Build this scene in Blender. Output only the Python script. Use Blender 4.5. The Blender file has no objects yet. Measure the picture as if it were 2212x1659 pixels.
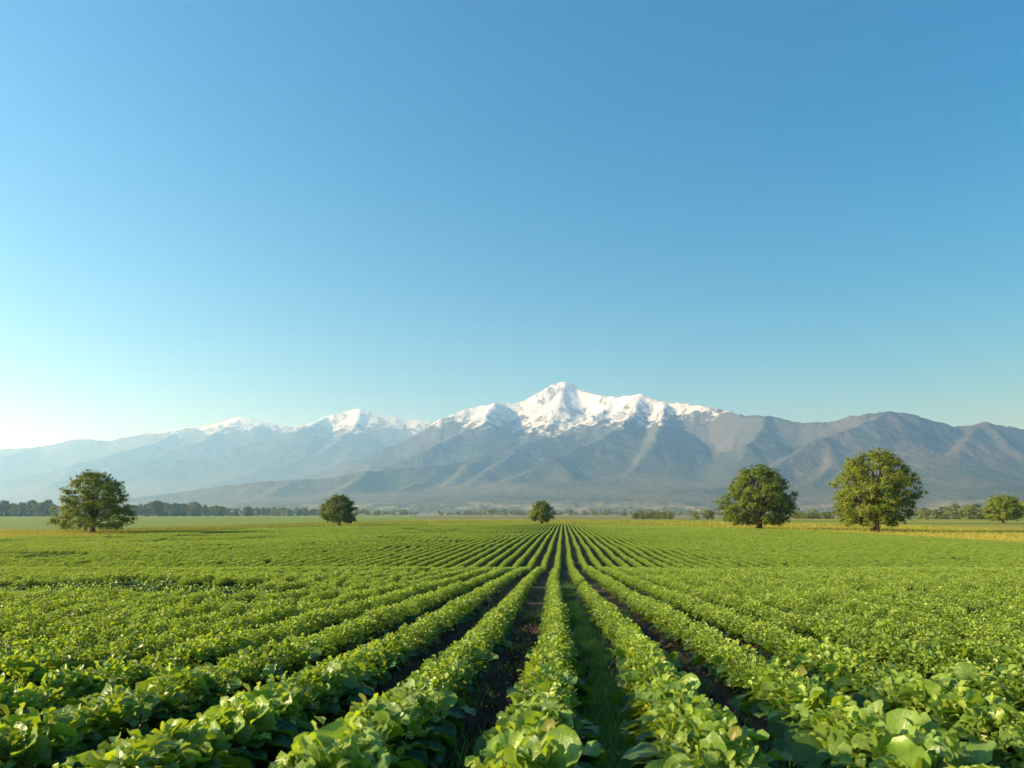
import bpy, math, random
import numpy as np
from mathutils import Vector

# ------------------------------------------------------------------ camera, sky, sun, exposure
SC = bpy.context.scene
COL = SC.collection
CAM_H = 3.5                    # above the flat far field; the near slope lifts the ground to 2.2 m
PW, PH, FPX = 2212.0, 1659.0, 1600.0   # photograph measured at this size, focal length in those pixels
VX, VY = 1215.0, 1111.0        # where the rows and the horizon vanish

cam_d = bpy.data.cameras.new('camera')
cam = bpy.data.objects.new('camera', cam_d)
COL.objects.link(cam)
cam.location = (0, 0, CAM_H)
cam.rotation_euler = (math.radians(90), 0, 0)
cam_d.sensor_width = 36.0
cam_d.lens = 36.0 * FPX / PW
cam_d.shift_x = -(VX - PW / 2) / PW
cam_d.shift_y = (VY - PH / 2) / PW
cam_d.clip_start = 0.1
cam_d.clip_end = 90000
cam_d.dof.use_dof = True
cam_d.dof.focus_distance = 22.0
cam_d.dof.aperture_fstop = 4.5
SC.camera = cam

SUN_EL, SUN_AZ = math.radians(20), math.radians(-98)     # azimuth clockwise from the view direction
world = bpy.data.worlds.new('World')
SC.world = world
world.use_nodes = True
wn, wl = world.node_tree.nodes, world.node_tree.links
bg = wn['Background']
sky = wn.new('ShaderNodeTexSky')
sky.sky_type = 'NISHITA'
sky.sun_disc = False
sky.sun_elevation = SUN_EL
sky.sun_rotation = SUN_AZ
sky.altitude = 0
sky.air_density = 1.1
sky.dust_density = 0.5
sky.ozone_density = 3.0
tint = wn.new('ShaderNodeHueSaturation')          # clear, slightly cyan autumn air
tint.inputs['Hue'].default_value = 0.494
tint.inputs['Saturation'].default_value = 1.46
wl.new(sky.outputs['Color'], tint.inputs['Color'])
wl.new(tint.outputs['Color'], bg.inputs['Color'])
bg.inputs['Strength'].default_value = 0.068

sun_d = bpy.data.lights.new('sun', 'SUN')
sun_d.energy = 5.0
sun_d.angle = math.radians(0.5)
sun_d.color = (1.0, 0.89, 0.72)
sun = bpy.data.objects.new('sun', sun_d)
COL.objects.link(sun)
sv = Vector((math.sin(SUN_AZ) * math.cos(SUN_EL), math.cos(SUN_AZ) * math.cos(SUN_EL), math.sin(SUN_EL)))
sun.rotation_euler = (-sv).to_track_quat('-Z', 'Y').to_euler()
sun.location = (-60, -20, 60)

SC.view_settings.view_transform = 'Standard'
SC.view_settings.look = 'None'
SC.view_settings.exposure = 1.32
SC.view_settings.gamma = 1
SC.render.engine = 'CYCLES'
SC.cycles.use_denoising = True
SC.cycles.max_bounces = 8
SC.cycles.transmission_bounces = 4
SC.cycles.volume_bounces = 1
SC.cycles.sample_clamp_indirect = 8

rng = np.random.default_rng(11)
random.seed(11)


# ------------------------------------------------------------------ helpers
def tag(o, label=None, cat=None, group=None, kind=None):
    if label: o['label'] = label
    if cat: o['category'] = cat
    if group: o['group'] = group
    if kind: o['kind'] = kind
    return o


class MB:
    """collects vertices, quads / triangles, uvs and a per-vertex mix value"""
    def __init__(s):
        s.v, s.f, s.uv, s.r, s.n = [], [], [], [], 0

    def add(s, v, f, uv=None, r=0.5):
        v = np.asarray(v, float)
        f = np.asarray(f, int)
        s.v.append(v)
        s.f.append(f + s.n)
        s.uv.append(np.zeros((len(v), 2)) if uv is None else np.asarray(uv, float))
        s.r.append(np.full(len(v), r) if np.isscalar(r) else np.asarray(r, float))
        s.n += len(v)

    def mesh(s, name, mat, smooth=True):
        V = np.concatenate(s.v)
        UV = np.concatenate(s.uv)
        R = np.concatenate(s.r)
        loops, starts, tot = [], [], 0
        for f in s.f:
            loops.append(f.ravel())
            starts.append(tot + np.arange(len(f)) * f.shape[1])
            tot += f.size
        L = np.concatenate(loops)
        S = np.concatenate(starts)
        me = bpy.data.meshes.new(name)
        me.vertices.add(len(V)); me.vertices.foreach_set('co', V.astype(np.float32).ravel())
        me.loops.add(len(L)); me.loops.foreach_set('vertex_index', L.astype(np.int32))
        me.polygons.add(len(S)); me.polygons.foreach_set('loop_start', S.astype(np.int32))
        me.update(calc_edges=True)
        ul = me.uv_layers.new(name='uv')
        ul.data.foreach_set('uv', UV[L].astype(np.float32).ravel())
        at = me.attributes.new('mix_val', 'FLOAT', 'POINT')
        at.data.foreach_set('value', R.astype(np.float32))
        me.polygons.foreach_set('use_smooth', np.full(len(S), bool(smooth)))
        if mat: me.materials.append(mat)
        me.validate()
        return me

    def build(s, name, mat, parent=None, smooth=True):
        o = bpy.data.objects.new(name, s.mesh(name, mat, smooth))
        COL.objects.link(o)
        if parent: o.parent = parent
        return o


def empty(name, loc):
    o = bpy.data.objects.new(name, None)
    o.empty_display_size = 0.2
    o.location = loc
    COL.objects.link(o)
    return o


_T = np.random.default_rng(5).random((256, 256))


def vnoise(x, y, seed=0):
    x = x + seed * 37.7; y = y + seed * 91.3
    xi, yi = np.floor(x).astype(int), np.floor(y).astype(int)
    fx, fy = x - xi, y - yi
    fx = fx * fx * fx * (fx * (6 * fx - 15) + 10); fy = fy * fy * fy * (fy * (6 * fy - 15) + 10)
    a, b = _T[xi & 255, yi & 255], _T[(xi + 1) & 255, yi & 255]
    c, d = _T[xi & 255, (yi + 1) & 255], _T[(xi + 1) & 255, (yi + 1) & 255]
    return (a * (1 - fx) + b * fx) * (1 - fy) + (c * (1 - fx) + d * fx) * fy


def fbm(x, y, wl, octs=4, seed=0, ridged=False):
    t, a, s = 0, 1.0, 0
    for k in range(octs):
        n = vnoise(x / wl + k * 0.37 * 13, y / wl - k * 5.1, seed + k)
        if ridged: n = 1 - np.abs(2 * n - 1)
        t = t + a * n; s += a
        a *= 0.5; wl *= 0.48
    return t / s


# terrain: a gentle slope falling away from the camera, a low crest, then the flat plain
_py = np.array([-200, -40, 0, 9, 36, 39.5, 44.5, 52, 80, 120, 60000.])
_pz = np.array([2.95, 2.8, 2.27, 1.75, 0.45, 0.33, -0.10, -0.06, 0.0, 0.0, 0.0])
_ys = np.linspace(-200, 400, 6001)
_zs = np.interp(_ys, _py, _pz)
_k = np.exp(-0.5 * (np.arange(-40, 41) / 11.0) ** 2); _k /= _k.sum()
_zs = np.convolve(np.pad(_zs, 40, mode='edge'), _k, mode='valid')


def ground_z(x, y):
    x = np.asarray(x, float); y = np.asarray(y, float)
    z = np.interp(y, _ys, _zs)
    m = np.clip((y - 6) / 25, 0, 1) * np.clip((400 - y) / 200, 0, 1)
    z = z + m * (0.16 * np.sin(x / 17 + 0.6 * np.sin(y / 31)) * np.sin(y / 23 + 1.3) + 0.10 * (vnoise(x / 9, y / 14, 3) - 0.5))
    return z


ROW_S, ROW_0 = 0.9, -0.17


def row_shift(y):
    return np.interp(y, [0, 3.5, 6, 9, 20, 36, 46, 60, 250], [0, 0, 0.02, 0.06, -0.04, -0.22, -0.14, -0.16, 0.0]) + 0.03 * np.sin(y / 5.0)


# far edge of the crop, as picture columns seen from the gap between the trees, turned into ground points
_ex = np.array([-900, -200, 0, 200, 480, 730, 1000, 1215, 1480, 1640, 1900, 2212, 2500, 3200])
_ed = np.array([92, 100, 106, 113, 136, 200, 250, 254, 193, 157, 118, 84, 74, 64.])


def crop_edge(x, y):
    """distance at which the crop ends in the direction of a ground point"""
    u = VX + FPX * x / np.maximum(y, 0.5)
    return np.interp(u, _ex, _ed)


# ------------------------------------------------------------------ material helpers
def new_mat(name):
    m = bpy.data.materials.new(name)
    m.use_nodes = True
    nt = m.node_tree
    for n in list(nt.nodes):
        nt.nodes.remove(n)
    out = nt.nodes.new('ShaderNodeOutputMaterial')
    return m, nt, out


def N(nt, t, **kw):
    n = nt.nodes.new(t)
    for k, v in kw.items():
        if k.startswith('i_'):
            n.inputs[k[2:].replace('_', ' ')].default_value = v
        else:
            setattr(n, k, v)
    return n


def math_n(nt, op, a, b=None, clamp=False):
    n = nt.nodes.new('ShaderNodeMath')
    n.operation = op
    n.use_clamp = clamp
    for i, q in enumerate((a, b)):
        if q is None: continue
        if isinstance(q, (int, float)): n.inputs[i].default_value = q
        else: nt.links.new(q, n.inputs[i])
    return n.outputs[0]


def mix_c(nt, f, a, b, mode='MIX'):
    n = nt.nodes.new('ShaderNodeMix')
    n.data_type = 'RGBA'; n.blend_type = mode
    for key, q in ((0, f), (6, a), (7, b)):
        if isinstance(q, (int, float)): n.inputs[key].default_value = q
        elif isinstance(q, tuple): n.inputs[key].default_value = (*q, 1) if len(q) == 3 else q
        else: nt.links.new(q, n.inputs[key])
    return n.outputs[2]


def noise(nt, scale, detail=4, rough=0.55, vec=None, out='Fac'):
    n = nt.nodes.new('ShaderNodeTexNoise')
    n.inputs['Scale'].default_value = scale
    n.inputs['Detail'].default_value = detail
    n.inputs['Roughness'].default_value = rough
    if vec is not None: nt.links.new(vec, n.inputs['Vector'])
    return n.outputs[out]


def ss(nt, x, lo, hi):
    n = nt.nodes.new('ShaderNodeMapRange')
    n.interpolation_type = 'SMOOTHSTEP'
    nt.links.new(x, n.inputs[0])
    n.inputs[1].default_value = lo; n.inputs[2].default_value = hi
    return n.outputs[0]


def leaf_material(name, dark, light, trans, tw, rough=0.45, veins=True, spec=0.4, warm=None):
    m, nt, out = new_mat(name)
    at = N(nt, 'ShaderNodeAttribute', attribute_name='mix_val')
    oi = N(nt, 'ShaderNodeObjectInfo')
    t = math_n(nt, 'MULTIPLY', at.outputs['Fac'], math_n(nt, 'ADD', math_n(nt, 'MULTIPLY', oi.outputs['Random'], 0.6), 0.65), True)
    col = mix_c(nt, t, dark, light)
    if veins: col = mix_c(nt, ss(nt, at.outputs['Fac'], 1.1, 1.25), col, (0.26, 0.24, 0.05))
    pos = N(nt, 'ShaderNodeNewGeometry').outputs['Position']
    if warm:
        big = noise(nt, 0.09, 3, 0.6, pos)
        col = mix_c(nt, ss(nt, big, 0.42, 0.68), col, warm)
    tcol = mix_c(nt, t, tuple(c * 0.22 for c in trans), trans)
    pr = N(nt, 'ShaderNodeBsdfPrincipled')
    pr.inputs['Roughness'].default_value = rough
    pr.inputs['Specular IOR Level'].default_value = spec
    if veins:
        uv = N(nt, 'ShaderNodeUVMap', uv_map='uv')
        sp = N(nt, 'ShaderNodeSeparateXYZ')
        nt.links.new(uv.outputs[0], sp.inputs[0])
        au = math_n(nt, 'ABSOLUTE', math_n(nt, 'SUBTRACT', sp.outputs[0], 0.5))
        rib = math_n(nt, 'SUBTRACT', 1.0, ss(nt, au, 0.008, 0.05))
        ph = math_n(nt, 'MULTIPLY', math_n(nt, 'SUBTRACT', sp.outputs[1], math_n(nt, 'MULTIPLY', au, 0.55)), 44.0)
        side = ss(nt, math_n(nt, 'SINE', ph), 0.80, 1.0)
        side = math_n(nt, 'MULTIPLY', side, ss(nt, au, 0.5, 0.3))
        vein = math_n(nt, 'MAXIMUM', rib, math_n(nt, 'MULTIPLY', side, 0.5))
        mot = noise(nt, 26, 3, 0.6, pos)
        col = mix_c(nt, math_n(nt, 'MULTIPLY', vein, 0.5), col, (0.22, 0.34, 0.10))
        col = mix_c(nt, math_n(nt, 'MULTIPLY', mot, 0.35), col, tuple(c * 0.55 for c in dark))
        bm = N(nt, 'ShaderNodeBump')
        bm.inputs['Strength'].default_value = 0.55
        bm.inputs['Distance'].default_value = 0.006
        crk = noise(nt, 55, 2, 0.5, pos)
        nt.links.new(math_n(nt, 'ADD', math_n(nt, 'MULTIPLY', vein, -0.8), crk), bm.inputs['Height'])
        nt.links.new(bm.outputs[0], pr.inputs['Normal'])
    nt.links.new(col, pr.inputs['Base Color'])
    tr = N(nt, 'ShaderNodeBsdfTranslucent')
    nt.links.new(tcol, tr.inputs['Color'])
    mx = N(nt, 'ShaderNodeMixShader')
    mx.inputs[0].default_value = tw
    nt.links.new(pr.outputs[0], mx.inputs[1])
    nt.links.new(tr.outputs[0], mx.inputs[2])
    nt.links.new(mx.outputs[0], out.inputs['Surface'])
    return m


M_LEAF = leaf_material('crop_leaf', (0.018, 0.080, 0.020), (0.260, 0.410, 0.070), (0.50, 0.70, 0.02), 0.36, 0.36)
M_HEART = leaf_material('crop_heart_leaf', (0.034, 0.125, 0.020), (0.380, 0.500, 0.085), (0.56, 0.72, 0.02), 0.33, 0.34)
M_TREE = leaf_material('tree_leaf', (0.055, 0.112, 0.010), (0.235, 0.270, 0.018), (0.30, 0.38, 0.012), 0.25, 0.5, False, 0.25)
M_WOODS = leaf_material('woodland_leaf', (0.085, 0.130, 0.028), (0.240, 0.250, 0.045), (0.24, 0.25, 0.03), 0.22, 0.7, False, 0.15)
M_GRASS = leaf_material('furrow_grass', (0.060, 0.150, 0.022), (0.150, 0.280, 0.045), (0.30, 0.46, 0.04), 0.35, 0.5, False, 0.3)
M_STRAW = leaf_material('meadow_grass', (0.240, 0.310, 0.030), (0.430, 0.365, 0.075), (0.50, 0.46, 0.04), 0.35, 0.6, False, 0.2)

m, nt, out = new_mat('bark')
M_BARK = m
p_ = N(nt, 'ShaderNodeNewGeometry').outputs['Position']
mp = N(nt, 'ShaderNodeMapping'); mp.inputs['Scale'].default_value = (1, 1, 0.2)
nt.links.new(p_, mp.inputs[0])
nz = noise(nt, 6, 5, 0.65, mp.outputs[0])
pr = N(nt, 'ShaderNodeBsdfPrincipled'); pr.inputs['Roughness'].default_value = 0.9
nt.links.new(mix_c(nt, nz, (0.035, 0.022, 0.014), (0.19, 0.11, 0.065)), pr.inputs['Base Color'])
bm = N(nt, 'ShaderNodeBump'); bm.inputs['Strength'].default_value = 0.8; bm.inputs['Distance'].default_value = 0.08
nt.links.new(nz, bm.inputs['Height']); nt.links.new(bm.outputs[0], pr.inputs['Normal'])
nt.links.new(pr.outputs[0], out.inputs['Surface'])


# ------------------------------------------------------------------ ground
def sym(*parts):
    a = np.concatenate(parts)
    return np.concatenate([-a[::-1][:-1] if a[0] == 0 else -a[::-1], a])


xs = sym(np.arange(0, 8.001, 0.075), np.arange(8.4, 20, 0.6), np.geomspace(20, 30000, 60))
ys = np.concatenate([-np.geomspace(2, 3000, 16)[::-1], np.arange(-1.5, 14, 0.09), np.arange(14, 54, 0.5), np.arange(54, 300, 4.0), np.geomspace(300, 32000, 40)])
GX, GY = np.meshgrid(xs, ys)
GZ = ground_z(GX, GY)
bed = np.cos(2 * np.pi * (GX - ROW_0 - row_shift(GY)) / ROW_S)
nearm = (np.abs(GX) < 8) * (GY > -1) * np.clip((22 - GY) / 8, 0, 1)
GZ = GZ + nearm * (0.075 * bed - 0.055 + 0.05 * (fbm(GX, GY, 0.35, 3, 8) - 0.5) + 0.022 * (fbm(GX, GY, 0.16, 2, 9, True) - 0.5))
ny, nx = GX.shape
idx = np.arange(ny * nx).reshape(ny, nx)
quads = np.stack([idx[:-1, :-1], idx[:-1, 1:], idx[1:, 1:], idx[1:, :-1]], -1).reshape(-1, 4)
u_dir = VX + FPX * GX / np.maximum(GY, 0.5)
inside = np.where((GY > 0), np.hypot(0, GY) < np.interp(u_dir, _ex, _ed), 1.0).astype(float)

m, nt, out = new_mat('field_ground')
M_GROUND = m
geo = N(nt, 'ShaderNodeNewGeometry')
P = geo.outputs['Position']
cropm = N(nt, 'ShaderNodeAttribute', attribute_name='mix_val').outputs['Fac']
spx = N(nt, 'ShaderNodeSeparateXYZ'); nt.links.new(P, spx.inputs[0])
n1 = noise(nt, 9, 6, 0.65, P); n2 = noise(nt, 70, 4, 0.7, P); n3 = noise(nt, 1.3, 3, 0.5, P)
soil = mix_c(nt, n1, (0.020, 0.013, 0.008), (0.105, 0.070, 0.046))
soil = mix_c(nt, ss(nt, n2, 0.55, 0.75), soil, (0.16, 0.115, 0.075))
soil = mix_c(nt, math_n(nt, 'MULTIPLY', ss(nt, n3, 0.5, 0.7), 0.5), soil, (0.022, 0.040, 0.010))
mp = N(nt, 'ShaderNodeMapping'); mp.inputs['Scale'].default_value = (0.004, 0.02, 0.02)
nt.links.new(P, mp.inputs[0])
nb = noise(nt, 1.0, 4, 0.55, mp.outputs[0])
nf = noise(nt, 0.5, 4, 0.7, P)
golden = mix_c(nt, nf, (0.20, 0.20, 0.025), (0.36, 0.31, 0.05))
green = mix_c(nt, nf, (0.070, 0.130, 0.018), (0.130, 0.210, 0.030))
strip = ss(nt, math_n(nt, 'ADD', spx.outputs[1], math_n(nt, 'MULTIPLY', spx.outputs[0], -0.18)), 520, 530)
meadow = mix_c(nt, ss(nt, nb, 0.42, 0.6), golden, green)
far_f = mix_c(nt, ss(nt, nb, 0.45, 0.55), (0.120, 0.150, 0.035), (0.220, 0.200, 0.080))
leftg = ss(nt, math_n(nt, 'ADD', math_n(nt, 'MULTIPLY', spx.outputs[0], -1.0), math_n(nt, 'MULTIPLY', spx.outputs[1], -0.22)), -20, -12)
plain = mix_c(nt, strip, meadow, far_f)
plain = mix_c(nt, math_n(nt, 'MULTIPLY', leftg, ss(nt, spx.outputs[1], 186, 190)), plain, mix_c(nt, nb, (0.130, 0.200, 0.028), (0.190, 0.240, 0.040)))
gc = mix_c(nt, cropm, plain, soil)
pr = N(nt, 'ShaderNodeBsdfPrincipled'); pr.inputs['Roughness'].default_value = 0.95
pr.inputs['Specular IOR Level'].default_value = 0.15
nt.links.new(gc, pr.inputs['Base Color'])
bm = N(nt, 'ShaderNodeBump'); bm.inputs['Strength'].default_value = 0.7; bm.inputs['Distance'].default_value = 0.03
nt.links.new(math_n(nt, 'ADD', n1, math_n(nt, 'MULTIPLY', n2, 0.5)), bm.inputs['Height'])
nt.links.new(bm.outputs[0], pr.inputs['Normal'])
nt.links.new(pr.outputs[0], out.inputs['Surface'])

b = MB()
b.add(np.stack([GX.ravel(), GY.ravel(), GZ.ravel()], 1), quads, None, inside.ravel())
tag(b.build('ground', M_GROUND), 'flat farmland plain with dark soil between the crop rows', None, None, 'structure')


# ------------------------------------------------------------------ mountains
def un(x, y, km):
    d = km * 1000.0
    return ((x - VX) / FPX * d, d, CAM_H + (VY - y) / FPX * d)


def ridge_field(X, Y, ridges):
    H = np.zeros_like(X)
    for pts, s in ridges:
        w = np.array([un(*p) for p in pts])
        for a, c in zip(w[:-1], w[1:]):
            ab = c[:2] - a[:2]
            t = np.clip(((X - a[0]) * ab[0] + (Y - a[1]) * ab[1]) / (ab @ ab), 0, 1)
            d = np.hypot(X - a[0] - t * ab[0], Y - a[1] - t * ab[1])
            h = np.maximum(a[2] + t * (c[2] - a[2]), 1.0)
            H = np.maximum(H, h * np.exp(-s * d / h))
    return H


def mountain(name, label, ridges, x0, x1, y0, y1, step, mat, rough):
    gx, gy = np.arange(x0, x1, step), np.arange(y0, y1, step)
    X, Y = np.meshgrid(gx, gy)
    wx = (fbm(X, Y, 900, 3, 21) - 0.5) * 260
    wy = (fbm(X, Y, 900, 3, 33) - 0.5) * 260
    H = ridge_field(X + wx * 0.6, Y + wy, ridges)
    kz = np.exp(-0.5 * (np.arange(-9, 10) * step / 30.0) ** 2); kz /= kz.sum()
    H = np.apply_along_axis(lambda v: np.convolve(np.pad(v, 9, mode='edge'), kz, mode='valid'), 0, H)
    H = np.apply_along_axis(lambda v: np.convolve(np.pad(v, 9, mode='edge'), kz, mode='valid'), 1, H)
    r1 = fbm(X, Y, 720, 5, 41, True) - 0.62
    r2 = fbm(X, Y, 190, 3, 55, True) - 0.6
    env = np.clip(H / 900, 0, 1)
    env = env * np.clip((H.max() - H) / (0.3 * H.max()), 0.3, 1)
    H = H + env * (rough * r1 + 0.16 * rough * r2) * np.clip(H / 500, 0.2, 1.3)
    H = H + (fbm(X, Y, 60, 2, 61) - 0.5) * 26 * env
    edge = np.minimum(np.minimum(X - x0, x1 - X), np.minimum(Y - y0, y1 - Y))
    H = (H - 12) * np.clip(edge / 500, 0, 1) - 3.0
    ny, nx = X.shape
    idx = np.arange(ny * nx).reshape(ny, nx)
    q = np.stack([idx[:-1, :-1], idx[:-1, 1:], idx[1:, 1:], idx[1:, :-1]], -1).reshape(-1, 4)
    b = MB()
    b.add(np.stack([X.ravel(), Y.ravel(), H.ravel()], 1), q)
    return tag(b.build(name, mat), label, None, None, 'structure')


def mountain_material(name, snow):
    m, nt, out = new_mat(name)
    geo = N(nt, 'ShaderNodeNewGeometry')
    P = geo.outputs['Position']
    sp = N(nt, 'ShaderNodeSeparateXYZ'); nt.links.new(P, sp.inputs[0])
    sn = N(nt, 'ShaderNodeSeparateXYZ'); nt.links.new(geo.outputs['Normal'], sn.inputs[0])
    z = sp.outputs[2]
    big = noise(nt, 0.0011, 5, 0.6, P)
    mid = noise(nt, 0.006, 4, 0.6, P)
    fine = noise(nt, 0.022, 3, 0.7, P)
    col = mix_c(nt, ss(nt, big, 0.42, 0.62), (0.028, 0.042, 0.026), mix_c(nt, ss(nt, sp.outputs[0], 1000, 2200), (0.068, 0.078, 0.052), (0.135, 0.098, 0.065)))
    col = mix_c(nt, ss(nt, z, 700, 250), col, mix_c(nt, ss(nt, big, 0.4, 0.6), (0.055, 0.065, 0.026), (0.115, 0.105, 0.048)))
    col = mix_c(nt, ss(nt, z, 130, 20), col, mix_c(nt, ss(nt, mid, 0.45, 0.58), (0.10, 0.11, 0.045), (0.27, 0.235, 0.14)))
    col = mix_c(nt, math_n(nt, 'MULTIPLY', ss(nt, fine, 0.48, 0.60), 0.6), col, (0.018, 0.026, 0.016))
    steep = ss(nt, sn.outputs[2], 0.86, 0.74)
    col = mix_c(nt, math_n(nt, 'MULTIPLY', steep, 0.45), col, (0.105, 0.10, 0.09))
    lvl = math_n(nt, 'ADD', z, math_n(nt, 'MULTIPLY', math_n(nt, 'SUBTRACT', mid, 0.5), 650))
    lvl = math_n(nt, 'ADD', lvl, math_n(nt, 'MULTIPLY', math_n(nt, 'SUBTRACT', fine, 0.5), 700))
    lvl = math_n(nt, 'SUBTRACT', lvl, math_n(nt, 'MULTIPLY', steep, 130))
    lvl = math_n(nt, 'SUBTRACT', lvl, math_n(nt, 'MULTIPLY', ss(nt, sp.outputs[0], 1700, 2150), 320))   # drier eastern shoulder
    sw = ss(nt, lvl, snow - 25, snow + 60)
    rocks = math_n(nt, 'MULTIPLY', ss(nt, fine, 0.58, 0.66), ss(nt, z, snow + 460, snow + 180))
    sw = math_n(nt, 'MULTIPLY', sw, math_n(nt, 'SUBTRACT', 1.0, math_n(nt, 'MULTIPLY', rocks, 0.85)))
    mr = N(nt, 'ShaderNodeMapping'); mr.inputs['Scale'].default_value = (1, 1, 0.35); nt.links.new(P, mr.inputs[0])
    band = noise(nt, 0.0042, 5, 0.72, mr.outputs[0])
    sw = math_n(nt, 'MULTIPLY', sw, math_n(nt, 'SUBTRACT', 1.0, math_n(nt, 'MULTIPLY', ss(nt, band, 0.54, 0.60), 0.75)))
    col = mix_c(nt, sw, col, (0.62, 0.63, 0.65))
    pr = N(nt, 'ShaderNodeBsdfPrincipled'); pr.inputs['Roughness'].default_value = 0.95
    pr.inputs['Specular IOR Level'].default_value = 0.1
    nt.links.new(col, pr.inputs['Base Color'])
    bm = N(nt, 'ShaderNodeBump'); bm.inputs['Strength'].default_value = 0.8; bm.inputs['Distance'].default_value = 22
    nt.links.new(math_n(nt, 'ADD', fine, mid), bm.inputs['Height']); nt.links.new(bm.outputs[0], pr.inputs['Normal'])
    nt.links.new(pr.outputs[0], out.inputs['Surface'])
    return m


near_ridges = [
    ([(600, 1040, 9.03), (690, 1015, 9.03), (770, 985, 9.03), (830, 962, 9.12), (905, 935, 9.29), (960, 900, 9.46), (1040, 872, 9.63), (1085, 868, 9.63),
      (1130, 860, 9.72), (1175, 836, 9.80), (1197, 824, 9.89), (1220, 819, 9.89), (1240, 827, 9.89), (1257, 838, 9.80), (1290, 850, 9.63), (1330, 853, 9.46), (1385, 844, 9.12), (1440, 862, 8.94),
      (1500, 875, 8.77), (1560, 883, 8.60), (1590, 892, 8.26), (1660, 893, 7.74), (1740, 908, 7.57), (1800, 905, 7.40), (1860, 889, 7.31), (1890, 885, 7.31), (1920, 885, 7.22),
      (1960, 886, 7.22), (2010, 897, 7.31), (2070, 910, 7.31), (2140, 906, 7.22), (2180, 915, 7.31), (2230, 928, 7.40), (2400, 960, 7.40), (2650, 1010, 7.40)], 1.15),
    ([(1078, 866, 9.63), (1053, 903, 8.86), (980, 945, 8.43), (910, 975, 8.08), (845, 997, 7.83), (760, 1020, 7.57), (690, 1040, 7.40)], 0.85),
    ([(1385, 844, 9.12), (1340, 880, 8.77), (1297, 905, 8.51), (1227, 933, 8.26), (1160, 945, 8.00), (1123, 953, 7.83), (1047, 974, 7.57), (984, 995, 7.31),
      (930, 993, 7.05), (880, 997, 6.88), (800, 1010, 6.71), (730, 1022, 6.54), (640, 1028, 6.45), (555, 1033, 6.36), (451, 1046, 6.28), (360, 1058, 6.19), (250, 1072, 6.19)], 0.80),
    ([(1220, 820, 9.89), (1212, 855, 9.55), (1207, 885, 9.29), (1170, 920, 8.94), (1145, 935, 8.69)], 0.85),
    ([(1330, 853, 9.46), (1290, 890, 9.03), (1240, 915, 8.77)], 0.85),
    ([(1385, 844, 9.12), (1370, 890, 8.60), (1330, 920, 8.08), (1279, 940, 7.65), (1230, 965, 7.31), (1192, 985, 7.05), (1140, 1010, 6.79), (1106, 1025, 6.62),
      (1040, 1045, 6.36), (960, 1062, 6.11), (900, 1080, 5.93)], 0.80),
    ([(1440, 862, 8.94), (1432, 900, 8.43), (1420, 940, 7.74), (1400, 967, 7.40), (1366, 1009, 6.97), (1310, 1040, 6.62), (1244, 1063, 6.28), (1150, 1082, 6.02)], 0.80),
    ([(984, 995, 7.31), (940, 1020, 6.88), (880, 1042, 6.45), (830, 1060, 6.11), (780, 1078, 5.93)], 0.65),
    ([(1047, 974, 7.57), (1010, 1008, 7.05), (960, 1038, 6.62), (900, 1068, 6.19)], 0.65),
    ([(1123, 953, 7.83), (1090, 988, 7.31), (1040, 1022, 6.79), (985, 1052, 6.36)], 0.65),
    ([(800, 1010, 6.71), (760, 1038, 6.28), (700, 1066, 6.02)], 0.6),
    ([(640, 1028, 6.45), (590, 1052, 6.19), (540, 1078, 5.93)], 0.6),
    ([(845, 997, 7.83), (800, 1015, 7.48), (740, 1035, 7.22)], 0.7),
    ([(1192, 985, 7.05), (1230, 1022, 6.62), (1215, 1055, 6.28)], 0.65),
    ([(1789, 937, 6.62), (1800, 985, 6.19), (1760, 1025, 5.85), (1700, 1055, 5.59)], 0.65),
    ([(1905, 890, 7.22), (1887, 902, 6.97), (1789, 937, 6.62), (1719, 968, 6.36), (1663, 996, 6.11), (1614, 1028, 5.85), (1530, 1050, 5.68), (1440, 1068, 5.50), (1360, 1088, 5.42)], 0.80),
    ([(1665, 893, 7.74), (1650, 925, 7.40), (1622, 958, 7.05)], 0.85),
    ([(1935, 890, 7.22), (1910, 930, 6.79), (1960, 985, 6.28), (2040, 1012, 6.02), (2120, 1030, 5.85), (2200, 1050, 5.68)], 0.80),
    ([(2117, 908, 7.22), (2103, 937, 6.88), (2060, 970, 6.54), (2033, 993, 6.28)], 0.8),
    ([(2140, 906, 7.22), (2190, 960, 6.71), (2230, 985, 6.45), (2320, 1015, 6.19), (2450, 1040, 6.02)], 0.80),
    ([(1981, 1086, 4.90), (2050, 1062, 4.90), (2103, 1049, 4.90), (2155, 1044, 4.90), (2212, 1045, 4.90), (2350, 1052, 4.99), (2500, 1062, 4.99)], 0.3),
    ([(1230, 1092, 5.50), (1330, 1080, 5.50), (1450, 1076, 5.50), (1560, 1074, 5.42), (1700, 1078, 5.33)], 0.25),
]
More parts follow.
